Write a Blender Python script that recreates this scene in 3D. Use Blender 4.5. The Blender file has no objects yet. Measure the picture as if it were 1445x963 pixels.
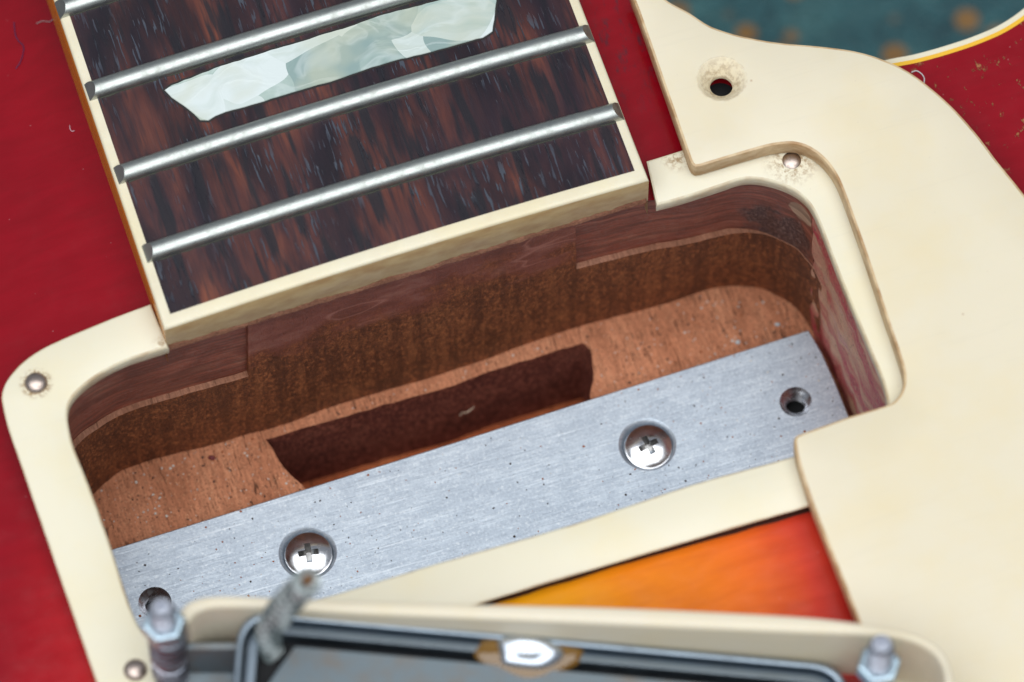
import bpy, bmesh, math, random
import numpy as np
from mathutils import Vector, Matrix, noise as mnoise
from mathutils.geometry import delaunay_2d_cdt

random.seed(7)
R = math.radians
MM = 0.001
scene = bpy.context.scene
col = scene.collection

# ------------------------------------------------------------------ camera, light, exposure
TILT, PHI = R(26.0), R(18.1)            # camera tilt from straight down; turn of the guitar on the bench
F_PX, DIST = 9181.0, 734.0              # focal length in photo pixels, distance to the ring plane in mm
CAM = Vector((0, -math.sin(TILT), math.cos(TILT))) * DIST
FWD, RIGHT, UP = -CAM.normalized(), Vector((1, 0, 0)), Vector((0, math.cos(TILT), math.sin(TILT)))
cam = bpy.data.cameras.new('camera')
cam_ob = bpy.data.objects.new('camera', cam)
col.objects.link(cam_ob)
cam_ob.location = CAM * MM
cam_ob.rotation_euler = (TILT, 0, 0)
cam.sensor_width = 36.0
cam.lens = F_PX / 1445.0 * 36.0
cam.clip_start, cam.clip_end = 0.01, 20.0
cam.dof.use_dof = True
cam.dof.focus_distance = (DIST + 9.0) * MM
cam.dof.aperture_fstop = 15.0
scene.camera = cam_ob

world = bpy.data.worlds.new('World')
scene.world = world
world.use_nodes = True
world.node_tree.nodes['Background'].inputs[0].default_value = (0.80, 0.88, 1.0, 1)
world.node_tree.nodes['Background'].inputs[1].default_value = 0.22


def area(name, loc, target, sx, sy, watts, color):
    l = bpy.data.lights.new(name, 'AREA')
    l.shape, l.size, l.size_y, l.energy, l.color = 'RECTANGLE', sx, sy, watts, color
    o = bpy.data.objects.new(name, l)
    col.objects.link(o)
    o.location = loc
    o.rotation_euler = (Vector(target) - Vector(loc)).to_track_quat('-Z', 'Y').to_euler()
    return o


area('ceiling_light', (-0.10, -0.375, 1.05), (-0.10, -0.375, 0), 1.75, 1.36, 16.2, (0.95, 0.98, 1.0))
scene.view_settings.view_transform = 'Standard'
scene.view_settings.look = 'None'
scene.view_settings.exposure = 0.40
scene.view_settings.gamma = 1.0
scene.cycles.use_denoising = True
scene.cycles.max_bounces = 8


def P(px, py, z=0.0):
    """point of the photograph (1445 x 963) laid on the level at height z; mm"""
    d = FWD * F_PX + RIGHT * (px - 722.5) - UP * (py - 481.5)
    t = (z - CAM.z) / d.z
    return CAM + d * t


def XY(pts, z=0.0):
    return [P(a, b, z).xy.copy() for a, b in pts]


GX, GY = Vector((math.cos(PHI), math.sin(PHI))), Vector((-math.sin(PHI), math.cos(PHI)))


def smooth(pts, n=5, closed=True):
    """Catmull-Rom through the points"""
    out, N = [], len(pts)
    for i in range(N if closed else N - 1):
        p0, p1, p2, p3 = (pts[(i + k) % N] if closed else pts[min(max(i + k, 0), N - 1)] for k in (-1, 0, 1, 2))
        a, b = (p2 - p1).length, 1e-9
        m1 = (p2 - p0) * (a / max((p2 - p1).length + (p1 - p0).length, b)) if (p1 - p0).length > b else p2 - p1
        m2 = (p3 - p1) * (a / max((p3 - p2).length + (p2 - p1).length, b)) if (p3 - p2).length > b else p2 - p1
        for k in range(n):
            t = k / n
            out.append(p1 * (2*t**3 - 3*t**2 + 1) + m1 * (t**3 - 2*t**2 + t) + p2 * (-2*t**3 + 3*t**2) + m2 * (t**3 - t**2))
    if not closed:
        out.append(pts[-1].copy())
    return out


def densify(pts, step, closed=True):
    out, N = [], len(pts)
    for i in range(N if closed else N - 1):
        a, b = pts[i], pts[(i + 1) % N]
        k = max(1, int((b - a).length / step))
        out += [a.lerp(b, j / k) for j in range(k)]
    if not closed:
        out.append(pts[-1].copy())
    return out


def rounded(pts, n=6):
    """corners (x, y, radius) -> filleted loop"""
    out, N = [], len(pts)
    for i in range(N):
        p, q, s = Vector(pts[i][:2]), Vector(pts[i - 1][:2]), Vector(pts[(i + 1) % N][:2])
        r = pts[i][2]
        u, v = (q - p).normalized(), (s - p).normalized()
        if r <= 0:
            out.append(p)
            continue
        half = u.angle(v) / 2
        d = min(r / math.tan(half), (q - p).length * .48, (s - p).length * .48)
        a, b = p + u * d, p + v * d
        for k in range(n + 1):
            t = k / n
            out.append(a * (1-t)**2 + p * 2*t*(1-t) + b * t*t)
    return out


def ccw(l):
    return l if sum(a.x*b.y - b.x*a.y for a, b in zip(l, l[1:] + l[:1])) > 0 else l[::-1]


def inset(l, d):
    N, out = len(l), []
    for i in range(N):
        a, b, c = l[i - 1], l[i], l[(i + 1) % N]
        e, f = (b - a), (c - b)
        if e.length < 1e-7 or f.length < 1e-7:
            e = f = c - a
        n1, n2 = Vector((-e.y, e.x)).normalized(), Vector((-f.y, f.x)).normalized()
        m = (n1 + n2)
        m = m.normalized() if m.length > 1e-6 else n1
        out.append(b + m * (d / max(m.dot(n1), 0.45)))
    return out


def inside(p, l):
    c, j = False, len(l) - 1
    for i in range(len(l)):
        a, b = l[i], l[j]
        if (a.y > p.y) != (b.y > p.y) and p.x < (b.x - a.x) * (p.y - a.y) / (b.y - a.y) + a.x:
            c = not c
        j = i
    return c


def cdt(outer, holes=(), extra=()):
    vs, es = [], []
    for l in [outer] + list(holes):
        k = len(vs)
        vs += l
        es += [(k + i, k + (i + 1) % len(l)) for i in range(len(l))]
    vs = vs + list(extra)
    r = delaunay_2d_cdt(vs, es, [], 0, 1e-6)
    co, tr = r[0], r[2]
    keep = []
    for t in tr:
        c = (co[t[0]] + co[t[1]] + co[t[2]]) / 3
        if inside(c, outer) and not any(inside(c, h) for h in holes):
            keep.append(t)
    return co, keep


class MB:
    """collects faces in mm and links them as one object in metres"""
    def __init__(s):
        s.v, s.f, s.m = [], [], []

    def vert(s, *p):
        s.v.append(tuple(p[0]) if len(p) == 1 else p)
        return len(s.v) - 1

    def face(s, f, m=0):
        s.f.append(tuple(f)); s.m.append(m)

    def grid(s, rows, closed=False, m=0, flip=False):
        ids = [[s.vert(p) for p in r] for r in rows]
        for a, b in zip(ids, ids[1:]):
            n = len(a)
            for i in range(n if closed else n - 1):
                q = (a[i], a[(i + 1) % n], b[(i + 1) % n], b[i])
                s.face(q[::-1] if flip else q, m)
        return ids

    def cap(s, outer, holes, z, m=0, up=True, extra=(), zf=None):
        co, tr = cdt(outer, holes, extra)
        k = len(s.v)
        for c in co:
            s.v.append((c.x, c.y, zf(c) if zf else z))
        for t in tr:
            a, b, c = (co[i] for i in t)
            pos = (b - a).cross(c - a) > 0
            s.face([k + i for i in (t if pos == up else t[::-1])], m)

    def prism(s, outer, prof, holes=(), hprof=None, m_top=0, m_side=0, m_hole=None, bottom=True, extra=()):
        """outer loop + holes; prof = [(inset, z)...] bottom to top; hprof the same for the holes (positive = into the material)"""
        outer = ccw(outer)
        hprof = hprof or prof
        tops, bots = [], []
        rows = [[(p.x, p.y, z) for p in inset(outer, d)] for d, z in prof]
        s.grid(rows, True, m_side)
        htop, hbot = [], []
        for h in holes:
            h = ccw(h)
            rows = [[(p.x, p.y, z) for p in inset(h, -d)] for d, z in hprof]
            s.grid(rows, True, m_side if m_hole is None else m_hole, True)
            htop.append(inset(h, -hprof[-1][0])); hbot.append(inset(h, -hprof[0][0]))
        s.cap(inset(outer, prof[-1][0]), htop, prof[-1][1], m_top, True, extra)
        if bottom:
            s.cap(inset(outer, prof[0][0]), hbot, prof[0][1], m_top, False)

    def lathe(s, c, prof, n=32, m=0, axis=None):
        rows = []
        for r, z in prof:
            rows.append([(c[0] + r*math.cos(2*math.pi*i/n), c[1] + r*math.sin(2*math.pi*i/n), c[2] + z) for i in range(n)])
        ids = s.grid(rows, True, m)
        if prof[-1][0] > 1e-6:
            s.face(ids[-1], m)
        if prof[0][0] > 1e-6:
            s.face(ids[0][::-1], m)

    def tube(s, path, rad, n=8, m=0):
        rows, prev = [], None
        for i, p in enumerate(path):
            t = (path[min(i + 1, len(path) - 1)] - path[max(i - 1, 0)]).normalized()
            if prev is None:
                prev = t.orthogonal().normalized()
            prev = (prev - t * prev.dot(t)).normalized()
            b = t.cross(prev)
            r = rad(i / (len(path) - 1)) if callable(rad) else rad
            rows.append([p + (prev * math.cos(2*math.pi*k/n) + b * math.sin(2*math.pi*k/n)) * r for k in range(n)])
        ids = s.grid([[tuple(q) for q in r] for r in rows], True, m)
        s.face(ids[0][::-1], m); s.face(ids[-1], m)

    def build(s, name, mats, parent=None, origin=None, matrix=None, angle=35, weld=True):
        me = bpy.data.meshes.new(name)
        o3 = Vector(origin) if origin is not None else Vector((0, 0, 0))
        vs = [Vector(p) for p in s.v]
        if matrix is not None:
            vs = [matrix @ p for p in vs]
        me.from_pydata([tuple((p - o3) * MM) for p in vs], [], s.f)
        for m in (mats if isinstance(mats, (list, tuple)) else [mats]):
            me.materials.append(m)
        me.polygons.foreach_set('material_index', s.m)
        if weld:
            bm = bmesh.new(); bm.from_mesh(me)
            bmesh.ops.remove_doubles(bm, verts=bm.verts, dist=2e-7)
            bm.to_mesh(me); bm.free()
        me.shade_smooth()
        me.set_sharp_from_angle(angle=R(angle))
        o = bpy.data.objects.new(name, me)
        col.objects.link(o)
        o.location = o3 * MM
        if parent:
            attach(o, parent)
        return o


def world_loc(o):
    return (world_loc(o.parent) if o.parent else Vector((0, 0, 0))) + (o.location if not o.parent else o.matrix_parent_inverse.translation + o.location)


def attach(o, parent):
    o.parent = parent
    o.matrix_parent_inverse = Matrix.Translation(-world_loc(parent))


def tag(o, label=None, cat=None, group=None, kind=None):
    for k, v in (('label', label), ('category', cat), ('group', group), ('kind', kind)):
        if v:
            o[k] = v
    return o


def empty(name, p, label, cat):
    o = bpy.data.objects.new(name, None)
    o.empty_display_size = 0.01
    col.objects.link(o)
    o.location = Vector(p) * MM
    return tag(o, label, cat)


# ------------------------------------------------------------------ materials
class Mat:
    def __init__(s, name):
        s.mat = bpy.data.materials.new(name)
        s.mat.use_nodes = True
        s.t = s.mat.node_tree
        s.b = s.t.nodes['Principled BSDF']
        tc = s.t.nodes.new('ShaderNodeTexCoord')
        mp = s.t.nodes.new('ShaderNodeMapping')
        mp.inputs['Rotation'].default_value = (0, 0, -PHI)
        mp.inputs['Scale'].default_value = (1000, 1000, 1000)
        s.link(tc.outputs['Object'], mp.inputs['Vector'])
        s.mm = mp.outputs[0]                 # millimetres along the guitar: x across, y along the strings, z up

    def link(s, a, b):
        s.t.links.new(a, b)

    def put(s, sock, v):
        if isinstance(v, bpy.types.NodeSocket):
            s.link(v, sock)
        elif v is not None:
            if sock.type == 'RGBA' and len(v) == 3:
                v = (*v, 1)
            sock.default_value = v

    def node(s, typ, out=0, ins=None, **props):
        n = s.t.nodes.new(typ)
        for k, v in props.items():
            setattr(n, k, v)
        for k, v in (ins or {}).items():
            s.put(n.inputs[k], v)
        return n.outputs[out]

    def stretch(s, x, y, z, off=(0, 0, 0), vec=None):
        return s.node('ShaderNodeMapping', ins={'Vector': vec or s.mm, 'Scale': (x, y, z), 'Location': off})

    def noise(s, vec=None, scale=1.0, detail=4, rough=.55, dist=0.0, out=0):
        return s.node('ShaderNodeTexNoise', out, {'Vector': vec or s.mm, 'Scale': scale, 'Detail': detail, 'Roughness': rough, 'Distortion': dist})

    def voronoi(s, vec=None, scale=1.0, feature='F1', out=0, rnd=1.0):
        return s.node('ShaderNodeTexVoronoi', out, {'Vector': vec or s.mm, 'Scale': scale, 'Randomness': rnd}, feature=feature)

    def ramp(s, fac, stops, mode='LINEAR'):
        n = s.t.nodes.new('ShaderNodeValToRGB')
        n.color_ramp.interpolation = mode
        e = n.color_ramp.elements
        while len(e) < len(stops):
            e.new(0.5)
        for k, (p, c) in enumerate(stops):
            e[k].position = p
            e[k].color = (c, c, c, 1) if isinstance(c, (int, float)) else (*c, 1)
        s.put(n.inputs[0], fac)
        return n.outputs[0]

    def mix(s, fac, a, b, mode='MIX'):
        n = s.t.nodes.new('ShaderNodeMix')
        n.data_type, n.blend_type = 'RGBA', mode
        s.put(n.inputs[0], fac); s.put(n.inputs[6], a); s.put(n.inputs[7], b)
        return n.outputs[2]

    def math(s, op, a, b=None, c=None):
        n = s.t.nodes.new('ShaderNodeMath')
        n.operation = op
        s.put(n.inputs[0], a)
        if b is not None: s.put(n.inputs[1], b)
        if c is not None: s.put(n.inputs[2], c)
        return n.outputs[0]

    def near(s, p, r0, r1, vec=None):
        """1 within r0 mm of the world point p, 0 beyond r1"""
        q = (Vector(p).to_3d())
        g = Vector((q.xy.dot(GX), q.xy.dot(GY), q.z))
        d = s.node('ShaderNodeVectorMath', 1, {0: vec or s.mm, 1: tuple(g)}, operation='DISTANCE')
        n = s.t.nodes.new('ShaderNodeMapRange')
        n.interpolation_type = 'SMOOTHSTEP'
        s.put(n.inputs[0], d)
        n.inputs[1].default_value, n.inputs[2].default_value = r0, r1
        n.inputs[3].default_value, n.inputs[4].default_value = 1, 0
        return n.outputs[0]

    def bump(s, h, strength=1.0, dist_mm=0.1, normal=None):
        return s.node('ShaderNodeBump', 0, {'Height': h, 'Strength': strength, 'Distance': dist_mm * MM, 'Normal': normal})

    def done(s, **kw):
        names = {'color': 'Base Color', 'rough': 'Roughness', 'metal': 'Metallic', 'normal': 'Normal', 'coat': 'Coat Weight',
                 'coat_rough': 'Coat Roughness', 'coat_normal': 'Coat Normal', 'sss': 'Subsurface Weight', 'sss_scale': 'Subsurface Scale',
                 'sss_radius': 'Subsurface Radius', 'ior': 'IOR', 'spec': 'Specular IOR Level', 'aniso': 'Anisotropic', 'trans': 'Transmission Weight',
                 'sheen': 'Sheen Weight'}
        for k, v in kw.items():
            s.put(s.b.inputs[names[k]], v)
        return s.mat


def m_cream(name, base, grime_pts=(), grime=0.0, rough=.38):
    m = Mat(name)
    big = m.noise(scale=.035, detail=2)
    c = m.mix(big, base, tuple(x * y for x, y in zip(base, (.96, .95, .90))))
    yl = m.noise(scale=.07, detail=4, rough=.6)
    c = m.mix(m.ramp(yl, [(.48, 0), (.70, .6)]), c, tuple(x * y for x, y in zip(base, (.99, .93, .76))))
    sp = m.voronoi(scale=.16)
    c = m.mix(m.ramp(sp, [(.0, .75), (.035, .0)]), c, (.42, .26, .14))
    if grime:
        g = m.noise(m.stretch(.5, .5, 1.2), .55, 5, .65)
        c = m.mix(m.math('MULTIPLY', m.ramp(g, [(.40, 0), (.66, 1)]), grime), c, (.36, .19, .07))
    for p, r0, r1, amt in grime_pts:
        n = m.noise(scale=1.5, detail=4, rough=.7)
        f = m.math('MULTIPLY', m.near(p, r0, r1), m.ramp(n, [(.44, 0), (.60, amt)]))
        c = m.mix(f, c, (.30, .17, .06))
    for ang, off, wd in ((25, 3, .035), (-50, 8, .03), (80, 15, .03)):
        sv = m.node('ShaderNodeMapping', ins={'Vector': m.mm, 'Rotation': (0, 0, R(ang)), 'Scale': (.045, 1.1, .3), 'Location': (off, off, 0)})
        ln = m.ramp(m.noise(sv, 1.0, 2, .4), [(.715 - wd, 0), (.715, .10), (.715 + wd, 0)])
        c = m.mix(ln, c, tuple(x * .80 for x in base))
    c = m.mix(m.ramp(m.voronoi(scale=.55), [(.0, .5), (.05, 0)]), c, (.45, .36, .26))
    n1 = m.noise(scale=.9, detail=3)
    scratch = m.noise(m.stretch(.15, 3.0, 1), 1.0, 2)
    r = m.ramp(m.noise(scale=.25, detail=4), [(.3, rough - .06), (.7, rough + .10)])
    return m.done(color=c, rough=r, normal=m.bump(m.math('ADD', n1, scratch), .25, .03), sss=.12, sss_scale=.0012, sss_radius=(1, .8, .5))


def m_metal(name, color, rough=.25, scr=.05, dirt=.0, dirt_col=(.05, .03, .02), scale=1.0):
    m = Mat(name)
    n = m.noise(scale=1.2 * scale, detail=5, rough=.65)
    r = m.ramp(n, [(.3, max(rough - .07, .04)), (.75, rough + .14)])
    c = m.mix(m.math('MULTIPLY', m.ramp(n, [(.50, 0), (.72, 1)]), dirt), color, dirt_col)
    return m.done(color=c, metal=1.0, rough=r, normal=m.bump(m.noise(scale=3 * scale, detail=3), scr, .03))


def m_lacquer():
    m = Mat('cherry_sunburst_lacquer')
    ctr = P(690, 918, 0)
    g = Vector((ctr.xy.dot(GX), ctr.xy.dot(GY), 0))
    d = m.node('ShaderNodeVectorMath', 1, {0: m.mm, 1: tuple(g)}, operation='DISTANCE')
    d = m.math('ADD', m.math('DIVIDE', d, 60.0), m.math('MULTIPLY', m.math('SUBTRACT', m.noise(scale=.06, detail=3), .5), .16))
    c = m.ramp(d, [(.08, (.85, .38, .003)), (.28, (.85, .26, .006)), (.50, (.80, .15, .014)), (.63, (.58, .045, .020)), (.74, (.42, .008, .012)), (.92, (.27, .001, .008))])
    flame = m.noise(m.stretch(.10, .55, 1), 1.0, 4, .6, .4)
    c = m.mix(m.ramp(flame, [(.35, 0), (.7, .35)]), c, m.mix(1, c, (.62, .45, .40), 'MULTIPLY'))
    cloud = m.noise(scale=.045, detail=3)
    c = m.mix(m.ramp(cloud, [(.40, 0), (.62, .30)]), c, m.mix(1, c, (.68, .5, .8), 'MULTIPLY'))
    # faint wear cracks, dust and tan chips by the horn
    wear = m.near(P(1415, 70, 0), 4, 30)
    chip = m.ramp(m.noise(m.stretch(1, .6, 1), .75, 6, .68), [(.60, 0), (.64, 1)])
    c = m.mix(m.math('MULTIPLY', chip, wear), c, (.34, .13, .05))
    dust = m.ramp(m.voronoi(scale=.42), [(.0, 1), (.045, 0)])
    c = m.mix(m.math('MULTIPLY', dust, .30), c, (.75, .5, .5))
    scuff = m.math('MULTIPLY', m.near(P(860, 30, 0), 2, 17), m.ramp(m.noise(m.stretch(1, .35, 1), .9, 6, .7), [(.52, 0), (.66, .8)]))
    c = m.mix(scuff, c, (.05, .02, .03))
    cr = m.ramp(m.noise(scale=.35, detail=5, rough=.6), [(.35, .10), (.7, .26)])
    bmp = m.bump(m.noise(scale=.5, detail=4), .16, .12)
    bmp = m.bump(m.math('MULTIPLY', chip, wear), .8, -.12, bmp)
    return m.done(color=c, rough=.45, coat=.8, coat_rough=cr, normal=bmp, coat_normal=bmp, spec=.05)


def m_rosewood():
    m = Mat('rosewood')
    # broad streaks, fine streaks and open pores along the strings
    a = m.noise(m.stretch(.19, .045, 0), 1.0, 4, .55, .5)
    b = m.noise(m.stretch(1.5, .09, 0, (2, 5, 0)), 1.0, 4, .6, .3)
    c = m.ramp(a, [(.36, (.010, .007, .012)), (.47, (.030, .010, .012)), (.57, (.085, .022, .016)), (.72, (.19, .050, .024))])
    dk = m.ramp(b, [(.34, .8), (.54, 0)])
    c = m.mix(dk, c, (.016, .009, .014))
    pore = m.noise(m.stretch(3.0, .30, 0, (3, 1, 0)), 1.0, 2, .45)
    gate = m.ramp(m.noise(m.stretch(.20, .10, 0, (9, 0, 0)), 1.0, 2), [(.46, .05), (.60, 1)])
    pm = m.math('MULTIPLY', m.ramp(pore, [(.575, 0), (.615, 1)]), gate)
    c = m.mix(pm, c, (.055, .065, .085))  # blue-grey over the pores: their cool reflection put into the colour
    film = m.ramp(m.noise(m.stretch(.10, .07, 0, (4, 4, 0)), 1.0, 3), [(.42, 0), (.68, 1)])
    c = m.mix(m.math('MULTIPLY', film, .30), c, (.045, .022, .034))
    bl = m.ramp(m.noise(m.stretch(.55, .06, 0, (14, 2, 0)), 1.0, 3), [(.52, 0), (.60, .9)])
    c = m.mix(bl, c, (.010, .009, .014))
    fine = m.noise(m.stretch(7, .5, 1), 1.0, 3)
    n = m.bump(pm, .7, -.10)
    n = m.bump(m.math('ADD', fine, b), .30, .05, n)
    return m.done(color=c, rough=m.ramp(a, [(.3, .30), (.7, .48)]), normal=n, spec=.38)


def m_pearl():
    m = Mat('mother_of_pearl')
    warp = m.node('ShaderNodeVectorMath', 0, {0: m.mm, 1: m.node('ShaderNodeVectorMath', 0, {0: m.noise(scale=.13, detail=1, out=1), 1: (8.0, 6.0, 0)}, operation='MULTIPLY')}, operation='ADD')
    v = m.voronoi(m.stretch(.14, .20, 0, vec=warp), 1.0, feature='F1', out=1)
    g = m.node('ShaderNodeSeparateColor', 0, {0: v})
    w = m.noise(m.stretch(.18, .60, 0, vec=warp), 1.0, 4, .55, .9)
    h = m.math('ADD', m.math('MULTIPLY', g, .62), m.math('MULTIPLY', w, .45))
    c = m.ramp(h, [(.28, (.27, .37, .35)), (.44, (.42, .52, .47)), (.56, (.54, .60, .53)), (.70, (.60, .67, .63)), (.85, (.70, .76, .74))])
    fold = m.ramp(m.math('ABSOLUTE', m.math('SUBTRACT', m.noise(m.stretch(.14, .26, 0, (5, 9, 0), vec=warp), 1.0, 3, .5, .8), .5)), [(0, .30), (.06, 0)])
    c = m.mix(fold, c, (.74, .80, .78))
    warm = m.ramp(m.noise(scale=.16, detail=2), [(.46, 0), (.68, .5)])
    c = m.mix(warm, c, (.56, .57, .42))
    return m.done(color=c, rough=.34, metal=.12, coat=.5, coat_rough=.18, normal=m.bump(m.math('ADD', h, fold), .25, .15))


def m_mahogany(name, lo, mid, hi, pore=.8, fuzz=.3, speck=.4, rough=.62, streak=(1, .12, 1), gloss=.35, fleck=.0, overspray=False):
    m = Mat(name)
    a = m.noise(m.stretch(.25, .06, .25), 1.0, 4, .55, .6)
    c = m.ramp(a, [(.30, lo), (.52, mid), (.74, hi)])
    f = m.noise(m.stretch(*[x * 3.2 for x in streak]), 1.0, 5, .7)
    c = m.mix(m.ramp(f, [(.36, .55), (.60, 0)]), c, tuple(x * .45 for x in lo))
    p = m.noise(m.stretch(4.2, .42, 2.0, (5, 2, 1)), 1.0, 2, .4)
    pm = m.math('MULTIPLY', m.ramp(p, [(.63, 0), (.70, 1)]), m.ramp(m.noise(scale=.12, detail=2), [(.4, .15), (.6, 1)]))
    c = m.mix(m.math('MULTIPLY', pm, pore), c, tuple(x * .12 for x in lo))
    s1 = m.ramp(m.voronoi(scale=2.6), [(.0, 1), (.20, 0)])
    s2 = m.noise(scale=3.2, detail=3, rough=.7)
    c = m.mix(m.math('MULTIPLY', s1, speck), c, tuple(min(1, x * 1.9 + .04) for x in hi))
    c = m.mix(m.math('MULTIPLY', m.ramp(s2, [(.52, 0), (.70, 1)]), speck), c, tuple(x * .35 for x in lo))
    sp = m.noise(m.stretch(1, 1, .7), 1.9, 3, .85)
    c = m.mix(m.math('MULTIPLY', m.ramp(sp, [(.53, 0), (.62, 1)]), fleck), c, tuple(min(1, x * 1.5) for x in hi))
    c = m.mix(m.math('MULTIPLY', m.ramp(sp, [(.36, 1), (.46, 0)]), fleck), c, tuple(x * .35 for x in lo))
    if overspray:
        chat = m.noise(m.stretch(.75, .75, .05), 1.0, 3, .6)
        c = m.mix(m.ramp(chat, [(.36, .65), (.52, 0)]), c, tuple(x * .55 for x in lo))
        c = m.mix(m.ramp(chat, [(.56, 0), (.70, .35)]), c, tuple(min(1, x * 1.25) for x in hi))
        z = m.node('ShaderNodeSeparateXYZ', 2, {0: m.mm})
        e = m.math('ADD', m.math('DIVIDE', m.math('ADD', z, 13.0), 13.0), m.math('MULTIPLY', m.math('SUBTRACT', m.noise(m.stretch(.10, .10, .16), 1.0, 5, .62), .5), 1.7))
        om = m.ramp(e, [(.18, 0), (.55, .85)])
        film = m.noise(m.stretch(.16, .16, .55), 1.0, 5, .65, .4)
        oc = m.ramp(film, [(.32, (.15, .038, .024)), (.52, (.24, .066, .046)), (.70, (.34, .135, .10))])
        c = m.mix(om, c, oc)
        line = m.math('ABSOLUTE', m.math('SUBTRACT', m.noise(m.stretch(.05, .05, .16, (3, 1, 2)), 1.0, 2, .4), .5))
        c = m.mix(m.math('MULTIPLY', m.ramp(line, [(0, .75), (.010, 0)]), om), c, (.46, .19, .14))
        tear = m.ramp(m.noise(m.stretch(1.2, 1.2, .9, (2, 2, 6)), 1.0, 3, .7), [(.62, 0), (.70, 1)])
        tear = m.math('MULTIPLY', tear, m.ramp(m.noise(scale=.09, detail=2), [(.50, 0), (.62, 1)]))
        c = m.mix(tear, c, tuple(min(1, x * 1.35) for x in hi))
        rough = m.mix(om, (.55, .55, .55), (.36, .36, .36))
        fuzz = m.math('SUBTRACT', 1.0, m.math('MULTIPLY', om, .75))
    n = m.bump(m.noise(scale=2.4, detail=5, rough=.75), fuzz, .45)
    n = m.bump(f, .5, .15, n)
    n = m.bump(pm, pore, -.25, n)
    return m.done(color=c, rough=rough, normal=n, spec=gloss)


def m_sidewall():
    """stained upper wall: dull red brown with bare tan patches and a grey dust bloom"""
    m = Mat('stained_maple')
    a = m.noise(m.stretch(.16, .16, .40), 1.0, 5, .62, .6)
    c = m.ramp(a, [(.28, (.17, .040, .024)), (.48, (.28, .066, .038)), (.62, (.36, .105, .062)), (.78, (.42, .20, .13))])
    bloom = m.noise(scale=2.4, detail=5, rough=.8)
    c = m.mix(m.ramp(bloom, [(.46, 0), (.72, .5)]), c, (.30, .19, .15))
    sp = m.noise(scale=2.6, detail=4, rough=.85)
    dust = m.ramp(sp, [(.36, (.020, .008, .010)), (.49, (.055, .022, .022)), (.58, (.17, .10, .085)), (.72, (.46, .35, .29))])
    edge = m.math('MULTIPLY', m.math('SUBTRACT', m.noise(scale=.35, detail=4), .5), 1.1)
    q1 = P(1085, 352, -9)
    dm = m.ramp(m.math('ADD', m.near((q1.x, q1.y, -9.5), 1.0, 9.0), edge), [(.40, 0), (.58, 1)])
    c = m.mix(dm, c, dust)
    tan = m.math('ADD', m.near(P(1132, 298, -3), .3, 3.2), m.math('MULTIPLY', edge, .8))
    c = m.mix(m.ramp(tan, [(.45, 0), (.52, .85)]), c, (.52, .36, .24))
    grain = m.noise(m.stretch(.10, .10, 2.2), 1.0, 3)
    c = m.mix(m.ramp(grain, [(.42, .5), (.6, 0)]), c, (.055, .018, .012))
    n = m.bump(bloom, .35, .2)
    return m.done(color=c, rough=.42, normal=m.bump(grain, .3, .1, n), spec=.5)


def m_right_wall():
    m = Mat('stained_side_wall')
    a = m.noise(m.stretch(.10, .045, .22), 1.0, 4, .55, .6)
    c = m.ramp(a, [(.28, (.28, .014, .028)), (.42, (.52, .045, .070)), (.52, (.52, .13, .11)), (.62, (.66, .38, .24)), (.72, (.52, .20, .24))])
    sp = m.noise(scale=2.0, detail=5, rough=.85)
    c = m.mix(m.ramp(sp, [(.47, 0), (.62, .62)]), c, (.55, .32, .20))
    c = m.mix(m.ramp(m.noise(scale=2.2, detail=4, rough=.8, dist=.3), [(.30, .7), (.46, 0)]), c, (.05, .02, .02))
    return m.done(color=c, rough=.55, normal=m.bump(sp, .5, .3), spec=.4)


def m_aluminium():
    m = Mat('brushed_aluminium')
    v = m.node('ShaderNodeMapping', ins={'Vector': m.mm, 'Rotation': (0, 0, R(0.5))})
    l1 = m.noise(m.stretch(.16, 4.2, 1, vec=v), 1.0, 6, .7)
    l2 = m.noise(m.stretch(.35, 10.0, 1, (4, 7, 0), vec=v), 1.0, 3, .6)
    l3 = m.ramp(m.noise(m.stretch(.045, 3.0, 1, (11, 3, 0), vec=v), 1.0, 2, .4), [(.68, 0), (.72, 1)])
    h = m.math('ADD', m.math('MULTIPLY', l1, .7), m.math('MULTIPLY', l2, .6))
    blot = m.noise(m.stretch(.35, .8, 1), 1.0, 6, .75)
    c = m.mix(m.ramp(h, [(.45, 0), (.85, 1)]), (.47, .53, .60), (.73, .80, .87))
    c = m.mix(m.ramp(blot, [(.42, .45), (.62, 0)]), c, (.36, .42, .50))
    c = m.mix(m.math('MULTIPLY', l3, .6), c, (.80, .85, .90))
    gr = m.noise(scale=3.0, detail=3, rough=.8)
    c = m.mix(m.ramp(gr, [(.54, 0), (.68, .6)]), c, (.88, .91, .93))
    c = m.mix(m.ramp(gr, [(.32, .4), (.44, 0)]), c, (.26, .29, .34))
    pit = m.ramp(m.voronoi(scale=1.15), [(.0, 1), (.08, 0)])
    c = m.mix(m.math('MULTIPLY', pit, .45), c, (.14, .13, .14))
    n = m.bump(m.math('ADD', h, m.math('MULTIPLY', blot, .5)), .35, .05)
    return m.done(color=c, metal=.82, rough=m.ramp(h, [(.4, .50), (.9, .36)]), normal=n)


def m_carpet():
    m = Mat('teal_carpet')
    a = m.noise(scale=.10, detail=4, rough=.7)
    c = m.ramp(a, [(.30, (.020, .105, .125)), (.5, (.048, .19, .21)), (.7, (.10, .29, .29))])
    tuft = m.noise(scale=.9, detail=3, rough=.8)
    c = m.mix(m.ramp(tuft, [(.4, .5), (.6, 0)]), c, (.008, .03, .04))
    v = m.voronoi(m.stretch(.19, .19, 0), 1.0, rnd=.8)
    c = m.mix(m.ramp(v, [(.27, .95), (.36, 0)]), c, (.40, .20, .05))
    return m.done(color=c, rough=.95, normal=m.bump(tuft, 1.0, 1.5), sheen=.2)


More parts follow.
